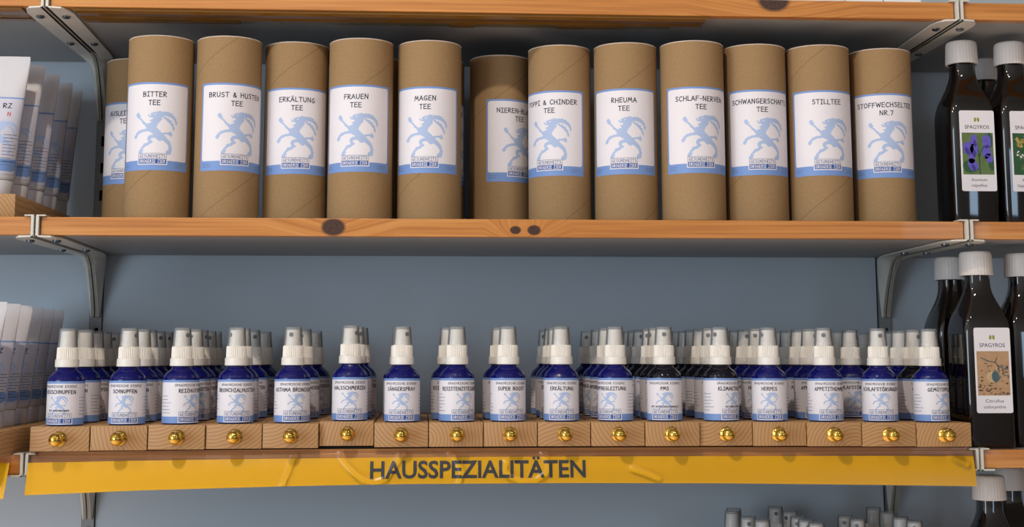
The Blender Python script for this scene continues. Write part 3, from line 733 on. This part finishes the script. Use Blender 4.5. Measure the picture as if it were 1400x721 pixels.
# ------------------------------------------------------------------ white tubes on sticks in the left bay
def make_tube(H, loc, label, group, upper, tx=0.0):
    t = thing('cream_tube', loc, label, 'tube', group)
    r = 0.0172; capH = 0.016; seg = 48
    b = bmesh.new(); lathe(b, [(0, 0), (0.0140, 0), (0.0148, 0.0010), (0.0152, capH-0.001), (0.0146, capH), (0, capH)], 40); link_mesh('screw_cap', b, M['tube'], t, 40)
    def sect(z, off=0.0):
        f = max(0, min(1, (z-capH-0.004)/(H-0.007-capH-0.004))); f = f**1.25
        a = r+(r*PI/2-r)*f; c = r*(1-f)+0.0009*f
        return [((a+off)*math.sin(2*PI*k/seg), -(c+off)*math.cos(2*PI*k/seg), z) for k in range(seg)]
    b = bmesh.new(); zs = [capH+0.0002, capH+0.003]+[capH+0.004+(H-0.011-capH)*k/14 for k in range(15)]+[H]
    rings = []
    for n, z in enumerate(zs):
        pts = sect(min(z, H-0.007))
        if n == 0: pts = [(x*.9, y*.9, z) for x, y, _ in pts]
        rings.append([b.verts.new((x, y, z)) for x, y, _ in pts])
    for p, q in zip(rings, rings[1:]):
        for k in range(seg): b.faces.new((p[k], p[(k+1) % seg], q[(k+1) % seg], q[k]))
    b.faces.new(rings[0][::-1]); b.faces.new(rings[-1])
    link_mesh('tube_body', b, M['tube'], t, 50)
    k = H/0.14
    fl = Flat(); zt = H*1000*0.70; zb_ = 21.0; hw = 25.0
    fl.rect(-hw, hw, zb_, zt, 0, 0); fl.rect(-hw, hw, zt-1.5, zt, 1, 1); fl.rect(-hw, hw, zb_+3.0*k, zb_+15.0*k, 1, 1); fl.rect(hw-1.0, hw, zb_, zt, 1, 1)
    if upper:
        fl.text('RZ', 7.5+tx, zt-11.0, 4.6, .75, 4, 2); fl.text('N', 9.5+tx, zt-19.0, 3.8, .6, 6, 2)
    else: fl.text('Z', 10.5, zt-11.5, 4.4, .75, 4, 2)
    ibex(fl, 2.0, zt-24*k, 32*k, 2, 2)
    fl.dashes(7.5, 22, zt-38*k, 9, 3.3*k, .5, 4, 3, 'tube'); fl.dashes(6, 23, zb_+12*k, 2, 3*k, .4, 5, 3, 'tb')
    def wrap(u, z, g):
        zz = z/1000; f = max(0, min(1, (zz-capH-0.004)/(H-0.007-capH-0.004)))**1.25
        a = r+(r*PI/2-r)*f; c = r*(1-f)+0.0009*f
        th = u/1000/(r*PI/2)*PI/2
        return ((a+0.0003)*math.sin(th), -(c+0.0004+g/1000)*math.cos(th)-0.0002, zz)
    bl = fl.bm(None)
    for v in bl.verts: pass
    bl.free()
    lb = fl.bm(lambda u, z, g: (u/1000, g/1000, z/1000), 2.2)
    for c in [zb_+5*n for n in range(1, 16)]:
        bmesh.ops.bisect_plane(lb, geom=lb.verts[:]+lb.edges[:]+lb.faces[:], plane_co=(0, 0, c/1000), plane_no=(0, 0, 1), dist=1e-7)
    for v in lb.verts: v.co = wrap(v.co.x*1000, v.co.z*1000, v.co.y*1000)
    lb.normal_update()
    for f in lb.faces:
        if f.normal.y > 0: f.normal_flip()
    link_mesh('label', lb, [M['tube_label']]+LABEL_MATS[1:], t)
    return t
def long_stick(x0, x1, y0, z, label):
    t = thing('oak_stick', ((x0+x1)/2, y0, z), label, 'wooden block', 'oak sticks carrying the white tubes')
    w = (x1-x0)/2; b = bmesh.new(); box(b, -w, w, 0, 0.255-y0-0.004, 0, 0.0235, 0, 0.0008); link_mesh('block', b, M['oak'], t, 30)
long_stick(-0.535, -0.4745, 0.016, MZ, 'oak stick under the white tubes beside the tea tubes')
long_stick(-0.535, -0.4620, -0.045, LZ, 'oak stick under the white tubes beside the spray bottles')
UT = [(-0.5015, 0.045), (-0.4980, 0.086), (-0.4945, 0.131), (-0.4925, 0.178), (-0.4930, 0.224)]
UTN = ['frontmost of the tall white tubes beside the tea tubes, cut by the left edge', 'second tall white tube from the front, beside the tea tubes', 'third tall white tube from the front, beside the tea tubes', 'fourth tall white tube from the front, beside the tea tubes', 'rearmost of the tall white tubes beside the tea tubes']
u0 = None; make_tube(0.140, (UT[0][0], UT[0][1], MZ+0.0235), UTN[0], 'tall white tubes in the left bay', True)
for (x, y), lab in zip(UT[1:], UTN[1:]):
    if u0 is None: u0 = make_tube(0.140, (x, y, MZ+0.0235), lab, 'tall white tubes in the left bay', True, -12.0)
    else: dup(u0, (x, y, MZ+0.0235), 0, lab)
LT = [(-0.4930, -0.024), (-0.4935, 0.022), (-0.4945, 0.066), (-0.4950, 0.112), (-0.4965, 0.158), (-0.4980, 0.204)]
l0 = None
for (x, y), lab in zip(LT, ['frontmost short white tube, mostly beyond the left edge']+['%s short white tube from the front, left of the spray bottles' % q for q in ('second', 'third', 'fourth', 'fifth')]+['rearmost short white tube, left of the spray bottles']):
    if l0 is None: l0 = make_tube(0.1165, (x, y, LZ+0.0235), lab, 'short white tubes in the left bay', False)
    else: dup(l0, (x, y, LZ+0.0235), 0, lab)

# ------------------------------------------------------------------ tall dark glass bottles in the right bay
def rrect(w, d, r, n=6):
    pts = []
    for cx, cy, a in ((w-r, -d+r, -90), (w-r, d-r, 0), (-w+r, d-r, 90), (-w+r, -d+r, 180)):
        for k in range(n):
            t = math.radians(a+90*k/(n-1)); pts.append((cx+r*math.cos(t), cy+r*math.sin(t)))
    return pts
PHOTO_MATS = [M['paper'], M['ink'], M['olive'], M['leafgreen'], M['darkgreen'], M['petal'], M['petal_d'], M['sand'], M['sand_d'], M['gourd'], M['gourd_d'], M['straw']]
def ell(fl, cx, cy, a, b_, rot, mi, layer, n=14, jag=0.0, seed=0):
    rr = random.Random(seed); ca, sa = math.cos(rot), math.sin(rot); pts = []
    for k in range(n):
        t = 2*PI*k/n; j = 1+rr.uniform(-jag, jag); x, y = a*j*math.cos(t), b_*j*math.sin(t); pts.append((cx+x*ca-y*sa, cy+x*sa+y*ca))
    fl.poly(pts, mi, layer)
def dark_bottle(loc, kind, label, rz=0):
    t = thing('dark_bottle', loc, label, 'bottle', 'tall dark bottles with white caps', rz)
    w, d = 0.0243, 0.0255
    b = bmesh.new(); N = 24; rings = []
    prof = [(0.0, 0.90, 0), (0.0012, 0.97, 0), (0.004, 1.0, 0), (0.110, 1.0, 0)]
    SH = [(.1120,.005),(.1180,.03),(.1230,.09),(.1280,.19),(.1340,.36),(.1400,.55),(.1460,.73),(.1520,.88),(.1580,.97),(.1640,1.0),(.1840,1.0)]
    prof = [(z, sc, 0) for z, sc, _ in prof]+[(z, 1.0, g) for z, g in SH]
    for z, sc, f in prof:
        base = rrect(w*sc, d*sc, 0.0068*sc); g = f; R_ = 0.0133
        ring = []
        for x, y in base:
            a = math.atan2(x, -y); ring.append(b.verts.new((x*(1-g)+R_*math.sin(a)*g, y*(1-g)-R_*math.cos(a)*g, z)))
        rings.append(ring)
    for p, q in zip(rings, rings[1:]):
        for k in range(N): b.faces.new((p[k], p[(k+1) % N], q[(k+1) % N], q[k]))
    b.faces.new(rings[0][::-1]); b.faces.new(rings[-1])
    bmesh.ops.recalc_face_normals(b, faces=b.faces[:])
    link_mesh('glass_body', b, M['amber_glass'], t, 50)
    b = bmesh.new()
    def rib(r, z, k): return r*(1.0 if k % 3 else 0.972) if z < 0.1915 else r
    lathe(b, [(0.0138, 0.1700), (0.0162, 0.1700), (0.0166, 0.1706), (0.0158, 0.1906), (0.0150, 0.1932), (0.0138, 0.1940), (0, 0.1941)], 96, 0, rib)
    link_mesh('screw_cap', b, M['cap_white'], t, 40)
    if kind is None: return t
    fl = Flat(); fl.rect(-18.2, 18.2, 0, 83, 0, 0, 2.0)
    ell(fl, -1.6, 73.5, 1.3, 2.4, -.1, 2, 1); ell(fl, 1.6, 73.5, 1.3, 2.4, .1, 2, 1)
    font_text(fl, 'SPAGYROS', 0, 64.0, 25.5, 4.0, 1, 1, 0.004)
    x0, x1, y0, y1 = -16.2, 16.2, 17.0, 60.0
    if kind == 'violet':
        fl.rect(x0, x1, y0, y1, 3, 1); ell(fl, 12, 52, 4, 8, 0, 4, 2, 16, .1, 3); ell(fl, -8, 25, 8, 7, 0, 4, 2, 16, .15, 4); ell(fl, 13, 30, 3, 9, .2, 4, 2, 14, .15, 5)
        fl.stroke([(1.5,17.5),(1.2,30),(.5,42),(-2,52)], 1.3, 4, 3); fl.stroke([(1,36),(5,44),(7,48)], 1.0, 4, 3)
        for k, (cx, cy, a, c, ro) in enumerate(((-4,52,3.6,6.0,0),(-10,44,5.4,7.2,.3),(-4,43,4.4,6,0),(9.5,51,4.6,7.0,.1),(9,40,4.6,6.8,-.1),(-6,27,5.0,7.0,.4),(-7,33,3.5,5,0),(11,34,4,5,.4))):
            ell(fl, cx, cy, a, c, ro, 5, 4, 16, .08, k+11)
        for k, (cx, cy, a, c, ro) in enumerate(((-11,41,2.2,4.4,.5),(-3,49,1.4,3.6,0),(9,46,3.2,1.3,.2),(9.8,36,2.4,1.2,-.3),(-5,24,1.8,3.8,.5),(-4,38,2,3.4,0))):
            ell(fl, cx, cy, a, c, ro, 6, 5, 12, .12, k+31)
        l1, l2 = 'Aconitum', 'napellus'
    elif kind == 'green':
        fl.rect(x0, x1, y0, y1, 4, 1)
        for k in range(26):
            rr = random.Random(k+70); ell(fl, rr.uniform(-13, 13), rr.uniform(46, 57), rr.uniform(1.2, 3), rr.uniform(1, 2.2), rr.uniform(0, 3), 11 if k % 3 else 3, 2+k % 3, 9, .25, k)
        for k in range(16):
            rr = random.Random(k+170); ell(fl, rr.uniform(-12, 12), rr.uniform(20, 44), rr.uniform(2, 5), rr.uniform(.9, 1.8), rr.uniform(0, 3), 3, 2+k % 3, 10, .15, k)
        for k in range(9):
            rr = random.Random(k+270); ell(fl, rr.uniform(-14, 2), rr.uniform(33, 45), 1.6, .8, rr.uniform(0, 3), 0, 5, 8, .2, k)
        l1, l2 = 'Aesculus', 'hippocastanum'
    else:
        fl.rect(x0, x1, y0, y1, 7, 1)
        for k in range(60):
            rr = random.Random(k+370); yy = 18+31*rr.random()**1.5; ell(fl, rr.uniform(-14.5, 14.5), yy, rr.uniform(.5, 2.0), rr.uniform(.3, .9), rr.uniform(-.4, .4), 8, 2, 9, .25, k)
        for k in range(30):
            rr = random.Random(k+470); ell(fl, rr.uniform(4, 15), rr.uniform(34, 46), rr.uniform(.5, 1.6), rr.uniform(.3, .8), rr.uniform(0, 3), 10 if k % 2 else 8, 3, 8, .25, k)
        fl.stroke([(-12,53.5),(-5,50.5),(2,49),(5,46),(6,40)], .9, 10, 4); fl.stroke([(2,49),(4,54)], .8, 8, 4); fl.stroke([(4,46),(12,42)], .8, 10, 4)
        ell(fl, -1.0, 35, 6.2, 5.6, 0, 9, 5, 18); ell(fl, 2.0, 35.2, 3.9, 5.5, .1, 10, 6, 16)
        l1, l2 = 'Citrullus', 'colocynthis'
    font_text(fl, l1, 0, 10.3, 2.05*len(l1), 3.1, 1, 1); font_text(fl, l2, 0, 4.6, 2.0*len(l2), 3.1, 1, 1)
    o = link_mesh('label', fl.bm(None, gap=0.15, step=0.04), PHOTO_MATS, t); o.location = (0.0027, -d, 0.0345)
    return t
dark_bottle((0.4748, 0.0600, MZ), 'violet', 'tall dark bottle with a violet flower label, upper shelf')
dark_bottle((0.5270, 0.0610, MZ), 'green', 'tall dark bottle with a green plant label, cut by the right edge', D(2))
dark_bottle((0.5330, 0.1450, MZ), None, 'tall dark bottle with a shaded cap, behind the two front ones on the upper shelf')
dark_bottle((0.4710, 0.0378, LZ), 'desert', 'tall dark bottle with a desert gourd label, lower shelf')
dark_bottle((0.4740, 0.1150, LZ), None, 'tall dark bottle behind and left of the one with the gourd label')
dark_bottle((0.5262, 0.0580, LZ), None, 'tall dark bottle at the right edge beside the one with the gourd label')
dark_bottle((0.4840, 0.0620, -0.3205), None, 'dark bottle under the right end of the yellow sign, white cap showing')
dark_bottle((0.5480, 0.1650, -0.3205), None, 'dim dark bottle at the bottom right corner, only its cap showing')

# ------------------------------------------------------------------ white cartons at the front of the top shelf
XB = [0.2227, 0.2611, 0.3355, 0.3743, 0.4133]
for k, (a, c) in enumerate(zip(XB, XB[1:])):
    b = bmesh.new(); hw = (c-a)/2-0.0005; box(b, -hw, hw, 0, 0.11, 0, 0.09, 0, 0.0006); o = link_mesh('white_carton', b, M['carton'])
    o.location = ((a+c)/2, 0.002, TZ)
    tag(o, 'lower edge of the %s white carton from the left on the top shelf' % ORD[k], 'box', 'white cartons on the top shelf')
